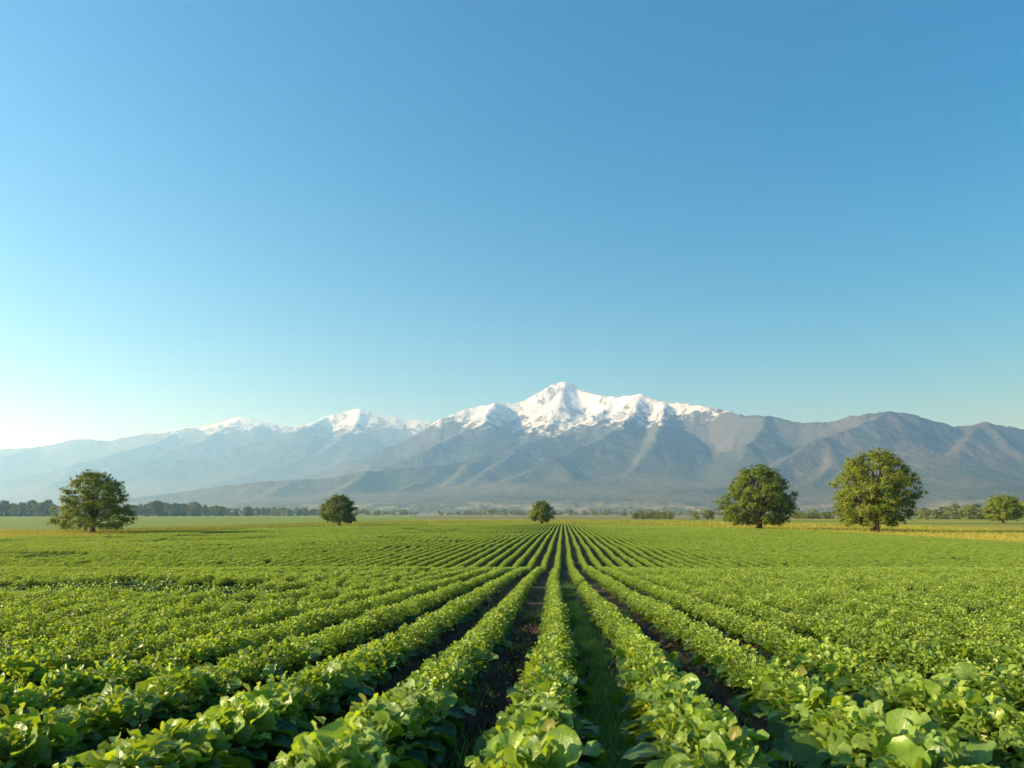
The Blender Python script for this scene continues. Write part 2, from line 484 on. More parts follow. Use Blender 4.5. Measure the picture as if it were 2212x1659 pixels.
far_ridges = [
    ([(-420, 1005, 13.17), (-300, 985, 13.17), (-150, 975, 13.17), (0, 966, 13.17), (90, 960, 13.17), (180, 945, 13.17), (250, 949, 13.17), (310, 935, 13.17), (380, 925, 13.17),
      (440, 914, 13.17), (510, 896, 13.17), (560, 905, 13.17), (640, 915, 13.17), (665, 911, 13.17), (700, 893, 13.17), (770, 878, 13.17), (820, 892, 13.17),
      (870, 900, 13.17), (930, 908, 13.17), (1000, 930, 13.17), (1150, 950, 13.17)], 1.0),
    ([(510, 896, 13.17), (470, 930, 12.75), (440, 950, 12.32), (380, 967, 11.90), (310, 987, 11.30), (230, 1008, 10.88), (120, 1035, 10.37)], 0.75),
    ([(700, 893, 13.17), (652, 921, 12.41), (590, 935, 12.07), (540, 950, 11.73), (480, 968, 11.39), (380, 993, 10.88), (280, 1022, 10.46), (180, 1050, 10.12)], 0.75),
    ([(770, 878, 13.17), (765, 915, 12.66), (735, 950, 12.07), (690, 975, 11.56), (620, 1000, 11.05), (540, 1025, 10.54)], 0.75),
    ([(380, 925, 13.17), (330, 955, 12.41), (250, 980, 11.73), (150, 1003, 11.05), (0, 1028, 10.62), (-120, 1050, 10.20)], 0.75),
    ([(90, 960, 13.17), (0, 990, 12.32), (-150, 1020, 11.47), (-300, 1050, 11.05)], 0.75),
]
M_MTN = mountain_material('mountain_surface', 1020)
M_MTN_FAR = mountain_material('far_mountain_surface', 1390)
mountain('mountains', 'snow capped mountain massif with brown forested spurs', near_ridges, -6500, 8500, 4050, 12400, 20, M_MTN, 95)
mountain('far_mountains', 'pale hazy snow topped range behind on the left', far_ridges, -15700, 2100, 9200, 15500, 30, M_MTN_FAR, 110)


# ------------------------------------------------------------------ crop plants
def leaf_geo(r, length, width, e0, e1, nv, nu, petiole, cup, wave, twist=0.0):
    """a leaf growing along +x from the origin: petiole, then a rounded blade that bends from angle e0 to e1"""
    t = np.linspace(0, 1, nv)
    ang = e0 + (e1 - e0) * t ** 1.3
    ds = length / (nv - 1)
    sx = np.concatenate([[0], np.cumsum(np.cos(ang[:-1]) * ds)])
    sz = np.concatenate([[0], np.cumsum(np.sin(ang[:-1]) * ds)])
    q = np.clip((t - petiole) / (1 - petiole), 0, 1)
    w = np.clip(1 - np.abs(2 * q ** 1.12 - 1) ** 2.3, 0, 1) ** 0.55
    w = np.where(q <= 0, 0.045, np.maximum(w, 0.045 if petiole > 0 else 0.1)) * width / 2
    w[-1] = width * 0.16
    u = np.linspace(-1, 1, nu)
    T, U = np.meshgrid(t, u, indexing='ij')
    W = w[:, None] * U
    ph = r.random(4) * 6.28
    frill = wave * (np.sin(T * 17 + ph[0] + U * 1.5) * 0.6 + np.sin(T * 31 + ph[1]) * 0.4) * np.abs(U) ** 1.5 * np.sign(np.where(q > 0, 1, 0))[:, None]
    off = cup * (U ** 2) * w[:, None] + frill + 0.2 * wave * np.sin(T * 12 + U * 5 + ph[2])
    edge = 1 + 0.05 * np.sin(T * 23 + ph[3]) * np.abs(U)
    W = W * edge
    tw = twist * T
    nxv, nzv = -np.sin(ang)[:, None], np.cos(ang)[:, None]
    off2 = off * np.cos(tw) + W * np.sin(tw)
    Wy = W * np.cos(tw) - off * np.sin(tw)
    V = np.stack([sx[:, None] + nxv * off2, Wy, sz[:, None] + nzv * off2], -1).reshape(-1, 3)
    uv = np.stack([(U + 1) / 2, T], -1).reshape(-1, 2)
    i = np.arange(nv * nu).reshape(nv, nu)
    f = np.stack([i[:-1, :-1], i[1:, :-1], i[1:, 1:], i[:-1, 1:]], -1).reshape(-1, 4)
    return V, f, uv


def rotz(V, a):
    c, s = math.cos(a), math.sin(a)
    return np.stack([V[:, 0] * c - V[:, 1] * s, V[:, 0] * s + V[:, 1] * c, V[:, 2]], 1)


def make_plant(r, big, n_low, n_up, n_heart, nv, nu, hs, hn, wide):
    """big: length of the large leaves; low ones droop to the sides of the row (local x), upper ones stand as paddles; hs: length of the heart leaves"""
    o, h = MB(), MB()
    for k in range(n_low):
        a = (math.pi if k % 2 else 0) + r.normal(0, 0.7)
        L = big * r.uniform(0.75, 1.15)
        e0 = math.radians(r.uniform(38, 70))
        e1 = e0 - math.radians(r.uniform(90, 135))
        V, f, uv = leaf_geo(r, L, L * r.uniform(0.56, 0.74), e0, e1, nv, nu, 0.24, r.uniform(0.05, 0.4), 0.012 * L / 0.25, r.normal(0, 0.45))
        V = rotz(V, a)
        V[:, 0] *= 1.12 * wide
        V += np.array([r.normal(0, 0.03), r.uniform(-0.13, 0.13), 0.02 + 0.06 * r.random()])
        o.add(V, f, uv, 1.35 if r.random() < 0.02 else float(np.clip(0.16 + r.normal(0, 0.12), 0, 1)))  # older dark leaves, tone lowered further to paint in the row's shaded sides
    for k in range(n_up):
        a = r.uniform(0, 6.283)
        L = big * r.uniform(0.75, 1.12)
        e0 = math.radians(r.uniform(48, 80))
        e1 = e0 - math.radians(r.uniform(25, 95))
        V, f, uv = leaf_geo(r, L, L * r.uniform(0.58, 0.76), e0, e1, nv, nu, 0.34, r.uniform(0.1, 0.55), 0.013 * L / 0.25, r.normal(0, 0.6))
        V = rotz(V, a)
        V += np.array([r.normal(0, 0.07), r.uniform(-0.13, 0.13), 0.07 + 0.07 * r.random()])
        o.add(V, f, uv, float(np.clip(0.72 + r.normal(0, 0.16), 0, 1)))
    for k in range(n_heart):
        px, py = r.uniform(-1, 1), r.uniform(-1, 1)
        rad = abs(px)
        px, py = 0.165 * wide * px, 0.16 * py
        top = 0.340 - 0.17 * rad ** 1.8 + r.normal(0, 0.015)
        pz = top * (0.35 + 0.65 * r.random() ** 0.45)
        L = hs * r.uniform(0.65, 1.35)
        out = (0 if px > 0 else math.pi) + r.normal(0, 1.2)
        e0 = math.radians(r.uniform(0, 80))
        V, f, uv = leaf_geo(r, L, L * r.uniform(0.65, 0.95), e0, e0 - math.radians(r.uniform(20, 110)), hn, hn, 0.08, r.uniform(0.2, 0.8), 0.09 * L, r.normal(0, 0.9))
        V = rotz(V, out)
        V += np.array([px, py, pz])
        h.add(V, f, uv, 1.35 if r.random() < 0.02 else float(np.clip(0.20 + 0.78 * pz / 0.34 + r.normal(0, 0.2), 0, 1)))  # lower heart leaves coloured darker: shade within the row put into their tone
    return o, h


near_kinds, mid_kinds, half_kinds = [], [], []
for k in range(9):
    r = np.random.default_rng(100 + k)
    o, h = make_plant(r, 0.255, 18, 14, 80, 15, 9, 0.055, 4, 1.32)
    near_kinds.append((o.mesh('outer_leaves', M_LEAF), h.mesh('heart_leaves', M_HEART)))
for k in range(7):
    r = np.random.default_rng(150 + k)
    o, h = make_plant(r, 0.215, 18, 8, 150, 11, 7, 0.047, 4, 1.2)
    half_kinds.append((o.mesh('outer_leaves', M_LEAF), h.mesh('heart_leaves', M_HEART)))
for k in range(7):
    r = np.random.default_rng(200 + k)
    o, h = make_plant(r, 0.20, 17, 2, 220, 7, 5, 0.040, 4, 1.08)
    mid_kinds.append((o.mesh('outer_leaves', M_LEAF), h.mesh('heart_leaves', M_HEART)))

# every plant position of the field
PL = []
rows = np.arange(-190, 110)
for i in rows:
    x0 = ROW_0 + i * ROW_S
    y_ = np.arange(0.9, 262, 0.29)
    y_ = y_ + rng.uniform(-0.06, 0.06, len(y_))
    x_ = x0 + row_shift(y_) + rng.normal(0, 0.022, len(y_))
    u = VX + FPX * x_ / y_
    lim = np.interp(u, _ex, _ed) + 2.5 * np.sin(x_ / 5) * 0.4
    near_ok = np.abs(x_) < 9
    keep = (y_ < lim) & (((u > -260) & (u < 2480)) | ((y_ < 12) & near_ok & (np.abs(x_) < 0.9 * y_ + 2.2)))
    dk = np.zeros(len(y_), bool)
    # stunted darker plants along narrow streaks on the left
    for (ax, ay, bx, by, wd) in ((-62, 66, -30, 112, 1.6), (-50, 52, -8, 140, 0.9), (-30, 26, -14, 40, 0.7), (-75, 84, -40, 128, 1.5), (-22, 17, -11, 27, 0.5)):
        t = np.clip(((x_ - ax) * (bx - ax) + (y_ - ay) * (by - ay)) / ((bx - ax) ** 2 + (by - ay) ** 2), 0, 1)
        d = np.hypot(x_ - ax - t * (bx - ax), y_ - ay - t * (by - ay) - 2.0 * np.sin(t * 5))
        dk |= d < wd
    keep &= ~((fbm(x_, y_, 1.6, 2, 71) > 0.80) & (y_ > 12))
    dk |= (fbm(x_, y_, 7.0, 3, 83) > 0.68) & (y_ > 14) & (x_ < -6)
    for x, y, q in zip(x_[keep], y_[keep], dk[keep]):
        PL.append((x, y, i, q))
PL = np.array(PL)
px_ = VX + FPX * PL[:, 0] / PL[:, 1]
py_ = VY - FPX * (ground_z(PL[:, 0], PL[:, 1]) + 0.22 - CAM_H) / PL[:, 1]
seen = (px_ > -60) & (px_ < PW + 60) & (py_ < PH + 60) & (PL[:, 1] > 2.6)
order = np.argsort(np.where(seen, PL[:, 1], 1e9))
single = np.zeros(len(PL), bool)
single[order[:300]] = True

ORD = ['first', 'second', 'third', 'fourth', 'fifth', 'sixth', 'seventh', 'eighth', 'ninth', 'tenth', 'eleventh', 'twelfth', 'thirteenth', 'fourteenth', 'fifteenth',
       'sixteenth', 'seventeenth', 'eighteenth', 'nineteenth', 'twentieth']


def ordinal(n):
    if n < 20: return ORD[n]
    tens, u = divmod(n + 1, 10)
    T = {2: 'twenty', 3: 'thirty', 4: 'forty'}[tens]
    return {2: 'twentieth', 3: 'thirtieth', 4: 'fortieth'}[tens] if u == 0 else f'{T}-{ORD[u - 1]}'


def row_name(i):
    if i == 0: return 'central row'
    if i > 0: return f'{ORD[i - 1]} row right of grassy furrow'
    return f'{ORD[-i - 1]} row left of central row'


src = {}
count = {}
for j in order[:300]:
    x, y, i = PL[j][:3]; i = int(i)
    n = count.get(i, 0); count[i] = n + 1
    root = empty('leafy_crop_plant', (x, y, float(ground_z(x, y)) + 0.01))
    r = random.Random(int(j))
    q = y + r.uniform(-0.7, 0.7)
    near = q < 8.2
    kinds = near_kinds if q < 5.5 else half_kinds if near else mid_kinds
    kk = r.randrange(len(kinds))
    root.rotation_euler = (r.uniform(-0.08, 0.08), r.uniform(-0.08, 0.08), r.choice((0, math.pi)) + r.uniform(-0.3, 0.3))
    s = r.uniform(0.9, 1.1) * (float(np.interp(y, [3, 5, 9], [1.06, 1.0, 0.95])) if near else 1.0)
    root.scale = (s, s, s * r.uniform(0.92, 1.1))
    tag(root, f'leafy crop plant, {ordinal(n)} from the near end, {row_name(i)}', 'crop plant', 'leafy plants in the near crop rows')
    for nm, me in zip(('outer_leaves', 'heart_leaves'), kinds[kk]):
        c = bpy.data.objects.new(nm, me)
        COL.objects.link(c); c.parent = root
        if not near: src.setdefault(kk, {})[nm] = c

# the rest of the crop: one object, the same plants set out on its points
rest = PL[~single]
gz = ground_z(rest[:, 0], rest[:, 1]) + 0.01
me = bpy.data.meshes.new('crop_rows')
me.vertices.add(len(rest))
me.vertices.foreach_set('co', np.stack([rest[:, 0], rest[:, 1], gz], 1).astype(np.float32).ravel())
a = me.attributes.new('rotv', 'FLOAT_VECTOR', 'POINT')
a.data.foreach_set('vector', np.stack([rng.uniform(-.08, .08, len(rest)), rng.uniform(-.08, .08, len(rest)), rng.integers(0, 2, len(rest)) * math.pi + rng.uniform(-.3, .3, len(rest))], 1).astype(np.float32).ravel())
a = me.attributes.new('scl', 'FLOAT', 'POINT')
dark = rest[:, 3] > 0.5
sc_ = rng.uniform(0.86, 1.12, len(rest)) * (0.84 + 0.32 * fbm(rest[:, 0], rest[:, 1], 4.0, 3, 77)) * np.where(dark, 0.75, 1.0)
a.data.foreach_set('value', sc_.astype(np.float32))
a = me.attributes.new('pick', 'INT', 'POINT')
a.data.foreach_set('value', (rng.integers(0, len(src), len(rest)) + np.where(dark, len(src), 0)).astype(np.int32))
crop = bpy.data.objects.new('crop_rows', me)
COL.objects.link(crop)
tag(crop, 'long rows of low green leafy crop running to the field edge', 'crop', None, 'stuff')
ng = bpy.data.node_groups.new('crop_rows', 'GeometryNodeTree')
ng.interface.new_socket('Geometry', in_out='INPUT', socket_type='NodeSocketGeometry')
ng.interface.new_socket('Geometry', in_out='OUTPUT', socket_type='NodeSocketGeometry')
gi, go = ng.nodes.new('NodeGroupInput'), ng.nodes.new('NodeGroupOutput')
jn = ng.nodes.new('GeometryNodeJoinGeometry')
for kk, which in [(k, ('outer_leaves',)) for k in sorted(src, reverse=True)] + [(k, ('outer_leaves', 'heart_leaves')) for k in sorted(src, reverse=True)]:
    j2 = ng.nodes.new('GeometryNodeJoinGeometry')
    for nm in which:
        oi = ng.nodes.new('GeometryNodeObjectInfo')
        oi.inputs['Object'].default_value = src[kk][nm]
        ng.links.new(oi.outputs['Geometry'], j2.inputs[0])
    g2 = ng.nodes.new('GeometryNodeGeometryToInstance')
    ng.links.new(j2.outputs[0], g2.inputs[0])
    ng.links.new(g2.outputs[0], jn.inputs[0])
ip = ng.nodes.new('GeometryNodeInstanceOnPoints')
ng.links.new(gi.outputs[0], ip.inputs['Points'])
ng.links.new(jn.outputs[0], ip.inputs['Instance'])
ip.inputs['Pick Instance'].default_value = True


def named(nm, ty):
    n = ng.nodes.new('GeometryNodeInputNamedAttribute')
    n.data_type = ty
    n.inputs['Name'].default_value = nm
    return n.outputs['Attribute']


ng.links.new(named('pick', 'INT'), ip.inputs['Instance Index'])
ng.links.new(named('rotv', 'FLOAT_VECTOR'), ip.inputs['Rotation'])
ng.links.new(named('scl', 'FLOAT'), ip.inputs['Scale'])
ng.links.new(ip.outputs[0], go.inputs[0])
md = crop.modifiers.new('rows', 'NODES')
md.node_group = ng


# ------------------------------------------------------------------ grass: weeds in the furrows, golden strip beyond the crop
def blades(x, y, z, L, wd, lean, r, segs=2):
    """bent tapering blades, one per point"""
    n = len(x)
    a = r.uniform(0, 6.283, n)
    dx, dy = np.cos(a), np.sin(a)
    V = []
    for k in range(segs + 1):
        t = k / segs
        hx = lean * L * t ** 1.7
        hz = L * (t - 0.25 * (lean * t) ** 2)
        w = wd * (1 - t) ** 0.7 * 0.5
        cx, cy = x + dx * hx, y + dy * hx
        V.append(np.stack([cx - dy * w, cy + dx * w, z + hz], 1))
        V.append(np.stack([cx + dy * w, cy - dx * w, z + hz], 1))
    V = np.stack(V, 1).reshape(-1, 3)
    base = np.arange(n)[:, None] * (2 * segs + 2)
    F = np.concatenate([base + np.array([2 * k, 2 * k + 1, 2 * k + 3, 2 * k + 2]) for k in range(segs)])
    return V, F, np.repeat(r.random(n), 2 * segs + 2)


r = np.random.default_rng(31)
gx_, gy_ = [], []
for fi, dens in ((0, 1.0), (-1, 0.10), (1, 0.22), (-2, 0.10), (2, 0.15), (-3, 0.1)):
    n = int(30000 * dens)
    y = 2.2 + 26 * r.random(n) ** 1.5
    x = ROW_0 + (fi + 0.5) * ROW_S + r.normal(-0.02, 0.13, n) + row_shift(y)
    k = (fbm(x * 1.0, y, 0.9, 3, 90 + fi) + 0.10 * (fi == 0) > 0.56)
    gx_.append(x[k]); gy_.append(y[k])
gx_, gy_ = np.concatenate(gx_), np.concatenate(gy_)
tx = r.normal(0, 0.018, len(gx_))
V, F, R = blades(gx_ + tx, gy_, ground_z(gx_, gy_) - 0.05, r.uniform(0.05, 0.20, len(gx_)), r.uniform(0.004, 0.010, len(gx_)), r.uniform(0.2, 1.1, len(gx_)), r, 3)
b = MB(); b.add(V, F, None, R)
tag(b.build('grass', M_GRASS), 'green grass weeds growing in the shaded furrows', 'grass', None, 'stuff')

n = 5200
y = 2.2 + 13 * r.random(n) ** 1.6
fi = r.choice([-3, -2, -1, -1, -1, 1, 2], n)
x = ROW_0 + (fi + 0.5) * ROW_S + r.normal(0, 0.13, n) + row_shift(y)
sz = 0.005 + 0.022 * r.random(n) ** 3
oc = np.array([[1, 0, 0], [-1, 0, 0], [0, 1, 0], [0, -1, 0], [0, 0, 1], [0, 0, -1.]])
V = np.stack([x, y, ground_z(x, y) - 0.055], 1)[:, None, :] + oc[None] * sz[:, None, None] * r.uniform(0.5, 1.3, (n, 6, 1)) + r.normal(0, 1, (n, 6, 3)) * sz[:, None, None] * 0.25
F = (np.arange(n)[:, None, None] * 6 + np.array([[0, 2, 4], [2, 1, 4], [1, 3, 4], [3, 0, 4], [2, 0, 5], [1, 2, 5], [3, 1, 5], [0, 3, 5]])[None]).reshape(-1, 3)
b = MB(); b.add(V.reshape(-1, 3), F, None, 1.0)
tag(b.build('soil_clods', M_GROUND, smooth=False), 'small crumbs of dark soil in the bare furrows', 'soil', None, 'stuff')

n = 150000
u = r.uniform(-300, 2500, n)
e = np.interp(u, _ex, _ed)
depth = np.interp(u, [-300, 130, 330, 700, 1215, 1480, 1900, 2212, 2500], [40, 45, 55, 120, 200, 200, 120, 70, 60])
d = e - 0.5 + depth * r.random(n) ** 1.3
x = (u - VX) / FPX * d
sz = np.clip(d / 110, 0.8, 3)
V, F, R = blades(x, d, ground_z(x, d) - 0.03, r.uniform(0.30, 0.75, n) * (0.75 + 0.5 * fbm(x, d, 6, 3, 95)), 0.06 * sz, r.uniform(0.1, 0.7, n), r, 2)
gold = np.interp(u, [0, 130, 350, 1400, 1700, 2212], [0.55, 0.4, -0.25, 0.0, 0.35, 0.6]) * (1.25 - 1.3 * (d - e) / depth)
R = np.clip(np.repeat(fbm(x, d, 14, 3, 96) * 0.6 + 0.05 + gold, 6) + 0.3 * (R - 0.5), 0, 1)
b = MB(); b.add(V, F, None, R)
tag(b.build('meadow_grass', M_STRAW), 'golden and yellow green tall grass strip beyond the crop', 'grass', None, 'stuff')


# ------------------------------------------------------------------ trees
def tube(b, pts, rad, sides=7):
    pts = np.asarray(pts, float); n = len(pts)
    V = []
    for i in range(n):
        t = pts[min(i + 1, n - 1)] - pts[max(i - 1, 0)]
        t = t / (np.linalg.norm(t) + 1e-9)
        a = np.cross(t, [0.31, 0.95, 0.05]); a /= np.linalg.norm(a) + 1e-9
        c = np.cross(t, a)
        for k in range(sides):
            q = 2 * math.pi * k / sides
            V.append(pts[i] + rad[i] * (a * math.cos(q) + c * math.sin(q)))
    F = [[i * sides + k, i * sides + (k + 1) % sides, (i + 1) * sides + (k + 1) % sides, (i + 1) * sides + k] for i in range(n - 1) for k in range(sides)]
    b.add(np.array(V), np.array(F))


def leaf_cloud(centres, radii, per, size, r, crown_c, drop):
    """leaf-sized quads filling clumps; returns verts, faces, rnd"""
    V, R = [], []
    for c, rad in zip(centres, radii):
        n = max(6, int(per * rad ** 2))
        d = r.normal(0, 1, (n, 3)); d /= np.linalg.norm(d, axis=1)[:, None]
        p = c + d * (rad * np.minimum(np.abs(r.normal(0, 0.62, n)), 1.5))[:, None] * np.array([1.05, 1.05, 0.75])
        out = p - crown_c; out /= np.linalg.norm(out, axis=1)[:, None] + 1e-6
        nrm = out * 0.7 + d * 0.8 + r.normal(0, 0.45, (n, 3)) + np.array([0, 0, 0.2])
        nrm /= np.linalg.norm(nrm, axis=1)[:, None]
        a = np.cross(nrm, r.normal(0, 1, (n, 3))); a /= np.linalg.norm(a, axis=1)[:, None] + 1e-6
        bb = np.cross(nrm, a)
        s = size * r.uniform(0.6, 1.3, n)[:, None]
        q = np.stack([p - a * s, p - bb * s * 0.5 + nrm * s * 0.12, p + a * s, p + bb * s * 0.5 + nrm * s * 0.12], 1)
        V.append(q.reshape(-1, 3))
        base = r.random()
        R.append(np.repeat(np.clip(0.25 + 0.5 * base + r.normal(0, 0.2, n), 0, 1), 4))
    V = np.concatenate(V); R = np.concatenate(R)
    F = np.arange(len(V)).reshape(-1, 4)
    return V, F, R


def make_tree(name, label, px, d, prof, trunk_r, trunk_h, n_cl, cl_r, seed, leaf=0.2, per=60, hollow=0.45, group=None, fork=1, yellow=0.0):
    """prof: (height, left half width, right half width) of the crown in metres from below up"""
    r = np.random.default_rng(seed)
    x, y = (px - VX) / FPX * d, d
    root = empty(name, (x, y, float(ground_z(x, y)) - 0.05))
    tag(root, label, 'tree', group)
    prof = np.array(prof, float)
    z0, z1 = prof[0, 0], prof[-1, 0]
    C, RR = [], []
    crown_c = np.array([0, 0, z0 + 0.45 * (z1 - z0)])
    tries = 0
    while len(C) < n_cl and tries < 20000:
        tries += 1
        z = r.uniform(z0, z1)
        wl_, wr_ = np.interp(z, prof[:, 0], prof[:, 1]), np.interp(z, prof[:, 0], prof[:, 2])
        th = r.uniform(0, 6.283)
        cx, cy = math.cos(th), math.sin(th)
        side = wr_ if cx > 0 else wl_
        dep = (wl_ + wr_) / 2 * 0.95
        side *= 0.84 + 0.34 * float(vnoise(np.array(th * 1.3), np.array(z * 0.33), seed))
        rho = r.random() ** 0.32
        rad = cl_r * r.uniform(0.65, 1.25)
        if rho < hollow and r.random() < 0.8: continue
        p = np.array([cx * max(side - rad * 0.75, 0.1) * rho, cy * max(dep - rad * 0.75, 0.1) * rho, z])
        if z > z1 - rad * 0.6: p[2] = z1 - rad * 0.6
        if z < trunk_h * 1.35 and np.hypot(p[0], p[1]) < 2.6 * min(1.0, trunk_h / 2): continue
        if C and np.min(np.linalg.norm(np.array(C) - p, axis=1)) < 0.52 * cl_r: continue
        C.append(p); RR.append(rad)
    C = np.array(C)
    tb = MB()
    lean = r.normal(0, 0.03)
    th_ = trunk_h
    for fk in range(fork):
        o = (fk - (fork - 1) / 2) * trunk_r * 0.9
        tp = [np.array([o, 0.0, -0.1]), np.array([o * 0.9, 0, 0.25]), np.array([o * 1.0 + lean, 0, th_ * 0.6]), np.array([o * 1.8, 0.1, th_ * 1.1]), np.array([o * 3.0 + lean * 4, 0.1, th_ * 1.1 + 0.35 * (z1 - th_)]),
              np.array([o * 4.0 + lean * 8, 0.0, th_ * 1.1 + 0.68 * (z1 - th_)])]
        f_ = 1.0 if fork == 1 else 0.72
        tube(tb, tp, np.array([1.55, 1.15, 0.95, 0.85, 0.42, 0.08]) * trunk_r * f_, 11)
    big = r.permutation(len(C))[:int(len(C) * 0.4)]
    for q in big:
        c = C[q]
        t0 = th_ * 0.85 + r.random() ** 1.5 * 0.42 * (z1 - th_)
        t0 = min(t0, max(c[2] - 0.1 * np.hypot(c[0], c[1]), th_ * 0.8))
        p0 = np.array([lean * 3, 0.05, t0])
        m1 = p0 + (c - p0) * 0.4 + np.array([0, 0, 0.10 * np.linalg.norm(c - p0)]) + r.normal(0, 0.15, 3)
        m2 = p0 + (c - p0) * 0.75 + np.array([0, 0, 0.06 * np.linalg.norm(c - p0)]) + r.normal(0, 0.2, 3)
        rr = trunk_r * r.uniform(0.10, 0.30)
        tube(tb, [p0, m1, m2, c], [rr, rr * 0.65, rr * 0.4, rr * 0.12], 5)
    tb.build('trunk', M_BARK, root)
    V, F, R = leaf_cloud(C, RR, per, leaf, r, crown_c, 0)
    # drooping sprays breaking the outline
    k = r.permutation(len(C))[:n_cl // 2]
    dirs = C[k] - crown_c; dirs /= np.linalg.norm(dirs, axis=1)[:, None]
    C2 = C[k] + dirs * np.array(RR)[k][:, None] * 0.9
    C2[:, 2] = np.maximum(C2[:, 2], z0 * 0.8)
    V2, F2, R2 = leaf_cloud(C2, np.array(RR)[k] * 0.4, per * 1.3, leaf, r, crown_c, 0)
    cb = MB()
    cb.add(V, F, None, np.clip(R + yellow, 0, 1)); cb.add(V2, F2, None, np.clip(R2 + yellow, 0, 1))
    cb.build('crown', M_TREE, root, smooth=False)
    return root


make_tree('broad_tree', 'broad spreading tree with see-through crown on the golden strip beside the dark wood', 200, 127,
          [(1.2, 5.4, 5.3), (2.6, 6.9, 7.2), (4.2, 6.3, 7.0), (5.6, 5.0, 5.8), (7.2, 5.0, 6.0), (8.6, 4.0, 4.6), (9.8, 3.0, 2.6), (10.8, 1.0, 1.0)],
          0.42, 2.0, 280, 0.85, 1, 0.14, 215, 0.5, 'solitary trees round the field', 1, 0.17)
make_tree('round_tree', 'small rounded tree with dense crown at the far field edge against pale foothills', 733, 212,
          [(1.5, 3.0, 3.2), (2.2, 5.0, 4.8), (4.0, 5.4, 5.2), (6.0, 5.1, 4.9), (7.6, 3.7, 3.6), (8.8, 1.6, 1.6)],
          0.38, 1.7, 230, 0.85, 2, 0.18, 185, 0.5, 'solitary trees round the field', 1, 0.1)
make_tree('round_tree', 'smallest rounded tree, standing where the converging rows meet the golden strip', 1170, 245,
          [(1.2, 2.6, 2.9), (2.3, 4.2, 4.0), (4.2, 4.1, 4.4), (5.8, 3.8, 4.0), (7.0, 2.8, 2.4), (7.9, 1.2, 1.2)],
          0.36, 1.3, 190, 0.8, 3, 0.19, 185, 0.5, 'solitary trees round the field', 1, 0.0)
make_tree('oak_tree', 'dense dark green tree, left of the pair by the golden meadow', 1640, 158,
          [(1.5, 5.8, 5.0), (3.4, 8.0, 7.2), (5.4, 9.0, 7.8), (7.4, 8.2, 8.0), (9.4, 7.2, 7.0), (11.2, 5.6, 5.4), (12.6, 3.6, 3.4), (13.4, 1.2, 1.4)],
          0.62, 2.6, 360, 1.05, 4, 0.165, 165, 0.5, 'solitary trees round the field', 1, 0.0)
make_tree('oak_tree', 'tallest dense tree with thick forked brown trunk on the golden grass', 1890, 142,
          [(1.6, 6.0, 5.6), (3.2, 7.8, 7.2), (5.2, 8.8, 7.6), (7.4, 8.4, 8.2), (9.4, 8.8, 8.8), (11.4, 7.4, 7.6), (13.2, 5.8, 5.8), (14.6, 3.4, 3.6), (15.6, 1.2, 1.4)],
          0.74, 2.6, 420, 1.05, 5, 0.16, 170, 0.5, 'solitary trees round the field', 2, 0.12)
make_tree('bushy_tree', 'light green bushy tree with pale trunk in front of the tall hedge', 2167, 285,
          [(1.6, 4.6, 4.6), (3.0, 7.6, 7.4), (5.5, 7.8, 7.8), (8.0, 6.6, 6.4), (9.6, 4.6, 4.2), (10.6, 1.6, 1.6)],
          0.5, 2.4, 240, 1.1, 6, 0.22, 120, 0.45, 'solitary trees round the field', 1, 0.25)
make_tree('bushy_tree', 'light green bushy tree cut off by the right picture edge', 2236, 300,
          [(1.6, 4.6, 4.6), (3.0, 6.6, 7.0), (5.5, 7.2, 7.4), (8.0, 6.0, 6.4), (9.2, 3.6, 4.0), (10.0, 1.6, 1.6)],
          0.5, 2.2, 220, 1.1, 7, 0.22, 120, 0.45, 'solitary trees round the field', 1, 0.25)

# ------------------------------------------------------------------ far trees: shared crowns, one object per tree
far_kinds, bush_kinds = [], []
for k in range(11):
    r = np.random.default_rng(300 + k)
    C, RR = [], []
    for q in range(46 if k < 6 else 60):
        z = r.uniform(0.05, 0.95) if k < 6 else r.uniform(0.0, 0.92) ** 1.2
        w = (0.42 if k < 6 else 0.52) * math.sin(math.pi * min(1, (z + 0.12) / 1.12)) ** 0.7
        th, rho = r.uniform(0, 6.283), r.random() ** 0.5
        C.append([w * rho * math.cos(th), w * rho * math.sin(th), z]); RR.append(r.uniform(0.09, 0.16))
    V, F, R = leaf_cloud(np.array(C), RR, 4300, 0.034, r, np.array([0, 0, 0.45]), 0)
    b = MB(); b.add(V, F, None, R)
    if k < 6: tube(b, [[0, 0, -0.02], [0, 0, 0.2], [0.02, 0, 0.5]], [0.035, 0.028, 0.015], 6)
    (far_kinds if k < 6 else bush_kinds).append(b.mesh('woodland_tree' if k < 6 else 'hedge_bush', M_WOODS, False))


def far_tree(px, d, h, wide, label, group, name='woodland_tree', r=random):
    o = bpy.data.objects.new(name, r.choice(bush_kinds if 'bush' in name else far_kinds))
    COL.objects.link(o)
    x = (px - VX) / FPX * d
    o.location = (x, d, float(ground_z(x, d)) - 0.2)
    o.scale = (h * wide, h * wide, h)
    o.rotation_euler = (0, 0, r.uniform(0, 6.28))
    return tag(o, label, 'bush' if 'bush' in name else 'tree', group)


rr_ = random.Random(8)
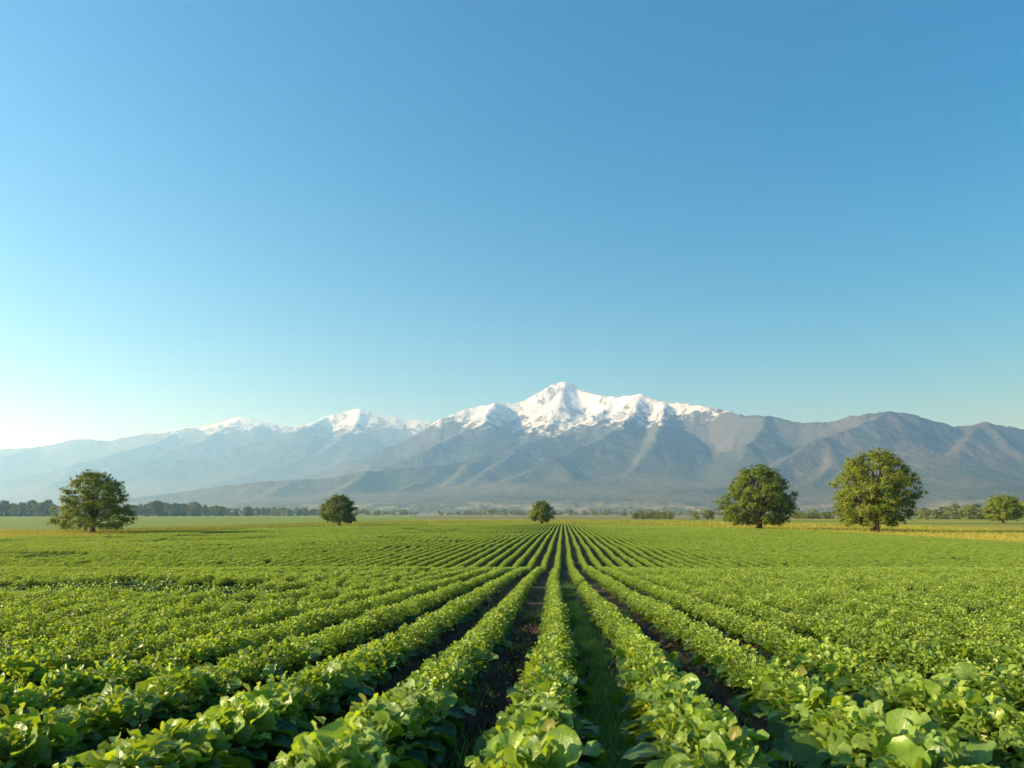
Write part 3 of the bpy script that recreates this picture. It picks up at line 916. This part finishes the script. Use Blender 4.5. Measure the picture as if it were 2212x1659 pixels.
# left wood, in two stretches either side of the broad tree
for px in np.arange(-60, 118, 6.0):
    far_tree(px + rr_.uniform(-4, 4), rr_.uniform(1150, 1350), rr_.uniform(20, 28), rr_.uniform(0.8, 1.15), 'hazy tree of the dark wood left of the broad spreading tree', 'trees of the wood at the left edge', r=rr_)
for px in np.arange(272, 700, 6.0):
    k = (px - 272) / 430
    far_tree(px + rr_.uniform(-4, 4), rr_.uniform(1200, 1400) + 500 * k, (rr_.uniform(17, 25) + 6 * (abs(px - 380) < 50)) * (1 - 0.18 * k), rr_.uniform(0.8, 1.2), 'hazy tree of the long wood right of the broad spreading tree', 'trees of the wood behind the green field', r=rr_)
for px in np.arange(1372, 1452, 6.5):
    far_tree(px + rr_.uniform(-2, 2), rr_.uniform(560, 600), rr_.uniform(4.5, 6.2), 1.1, 'yellow green bush of the short hedge in front of pale foothills', 'bushes of the short hedge', 'hedge_bush', r=rr_)
for px, h, lab in ((1503, 5.2, 'lower bush left of the dense dark green tree'), (1530, 7.0, 'rounded light green bush touching the dense dark green tree')):
    far_tree(px, 520, h, 1.3, lab, 'bushes beside the dark green tree', 'hedge_bush', r=rr_)
for px in np.arange(1716, 1800, 7.0):
    far_tree(px, rr_.uniform(560, 600), rr_.uniform(4.5, 6.0), 1.1, 'low bush of the hedge between the two tallest trees', 'bushes between the tallest trees', 'hedge_bush', r=rr_)
for px, h, w in ((1995, 9, 1.2), (2018, 8, 1.2), (2040, 10, 1.2), (2066, 12, 1.1), (2088, 11, 1.1), (2108, 12, 1.1), (2128, 10, 1.2), (2148, 9, 1.2), (2184, 9, 1.2), (2200, 9, 1.3), (2225, 9, 1.2), (2260, 10, 1.2)):
    far_tree(px, rr_.uniform(520, 560), h, w, 'olive bush of the tall hedge behind the tree with forked trunk', 'bushes of the tall hedge', 'hedge_bush', r=rr_)

# the thin far-off woodland across the middle of the plain: one mass
r = np.random.default_rng(77)
n = 620
px = r.uniform(640, 2600, n)
px = np.concatenate([px, r.uniform(-300, 300, 60)])
dd = r.uniform(1700, 2700, len(px))
dens = fbm(px, dd * 0.02, 70, 3, 101)
k = dens > 0.36
px, dd, dens = px[k], dd[k], dens[k]
b = MB()
for p, d, q in zip(px, dd, dens):
    x = (p - VX) / FPX * d
    h = r.uniform(8, 17) * (0.6 + 0.9 * q)
    C = np.stack([r.normal(0, 0.25 * h, 9), r.normal(0, 0.25 * h, 9), r.uniform(0.15, 0.85, 9) * h], 1)
    V, F, R = leaf_cloud(C, r.uniform(0.18, 0.28, 9) * h, 30 / (0.22 * h) ** 2, 0.09 * h, r, np.array([0, 0, 0.4 * h]), 0)
    b.add(V + np.array([x, d, 0]), F, None, R)
tag(b.build('distant_woodland', M_WOODS, smooth=False), 'thin bluish line of woodland far across the plain', 'woodland', None, 'stuff')

# ------------------------------------------------------------------ haze: one closed box of thin even air
m, nt, out = new_mat('haze_air')
pv = N(nt, 'ShaderNodeVolumePrincipled')
pv.inputs['Color'].default_value = (0.30, 0.57, 1.0, 1)
pv.inputs['Absorption Color'].default_value = (1, 1, 1, 1)
pv.inputs['Density'].default_value = 1.1e-4
pv.inputs['Anisotropy'].default_value = 0.43
nt.links.new(pv.outputs[0], out.inputs['Volume'])
try: m.cycles.homogeneous_volume = True
except Exception: pass
hx0, hx1, hy0, hy1, hz0, hz1 = -32500, 32500, -3500, 34000, -5, 2120
V = [(hx0, hy0, hz0), (hx1, hy0, hz0), (hx1, hy1, hz0), (hx0, hy1, hz0), (hx0, hy0, hz1), (hx1, hy0, hz1), (hx1, hy1, hz1), (hx0, hy1, hz1)]
F = [(0, 3, 2, 1), (4, 5, 6, 7), (0, 1, 5, 4), (1, 2, 6, 5), (2, 3, 7, 6), (3, 0, 4, 7)]
b = MB(); b.add(V, F)
tag(b.build('haze', m, smooth=False), 'thin pale blue haze over the plain and mountains', None, None, 'stuff')
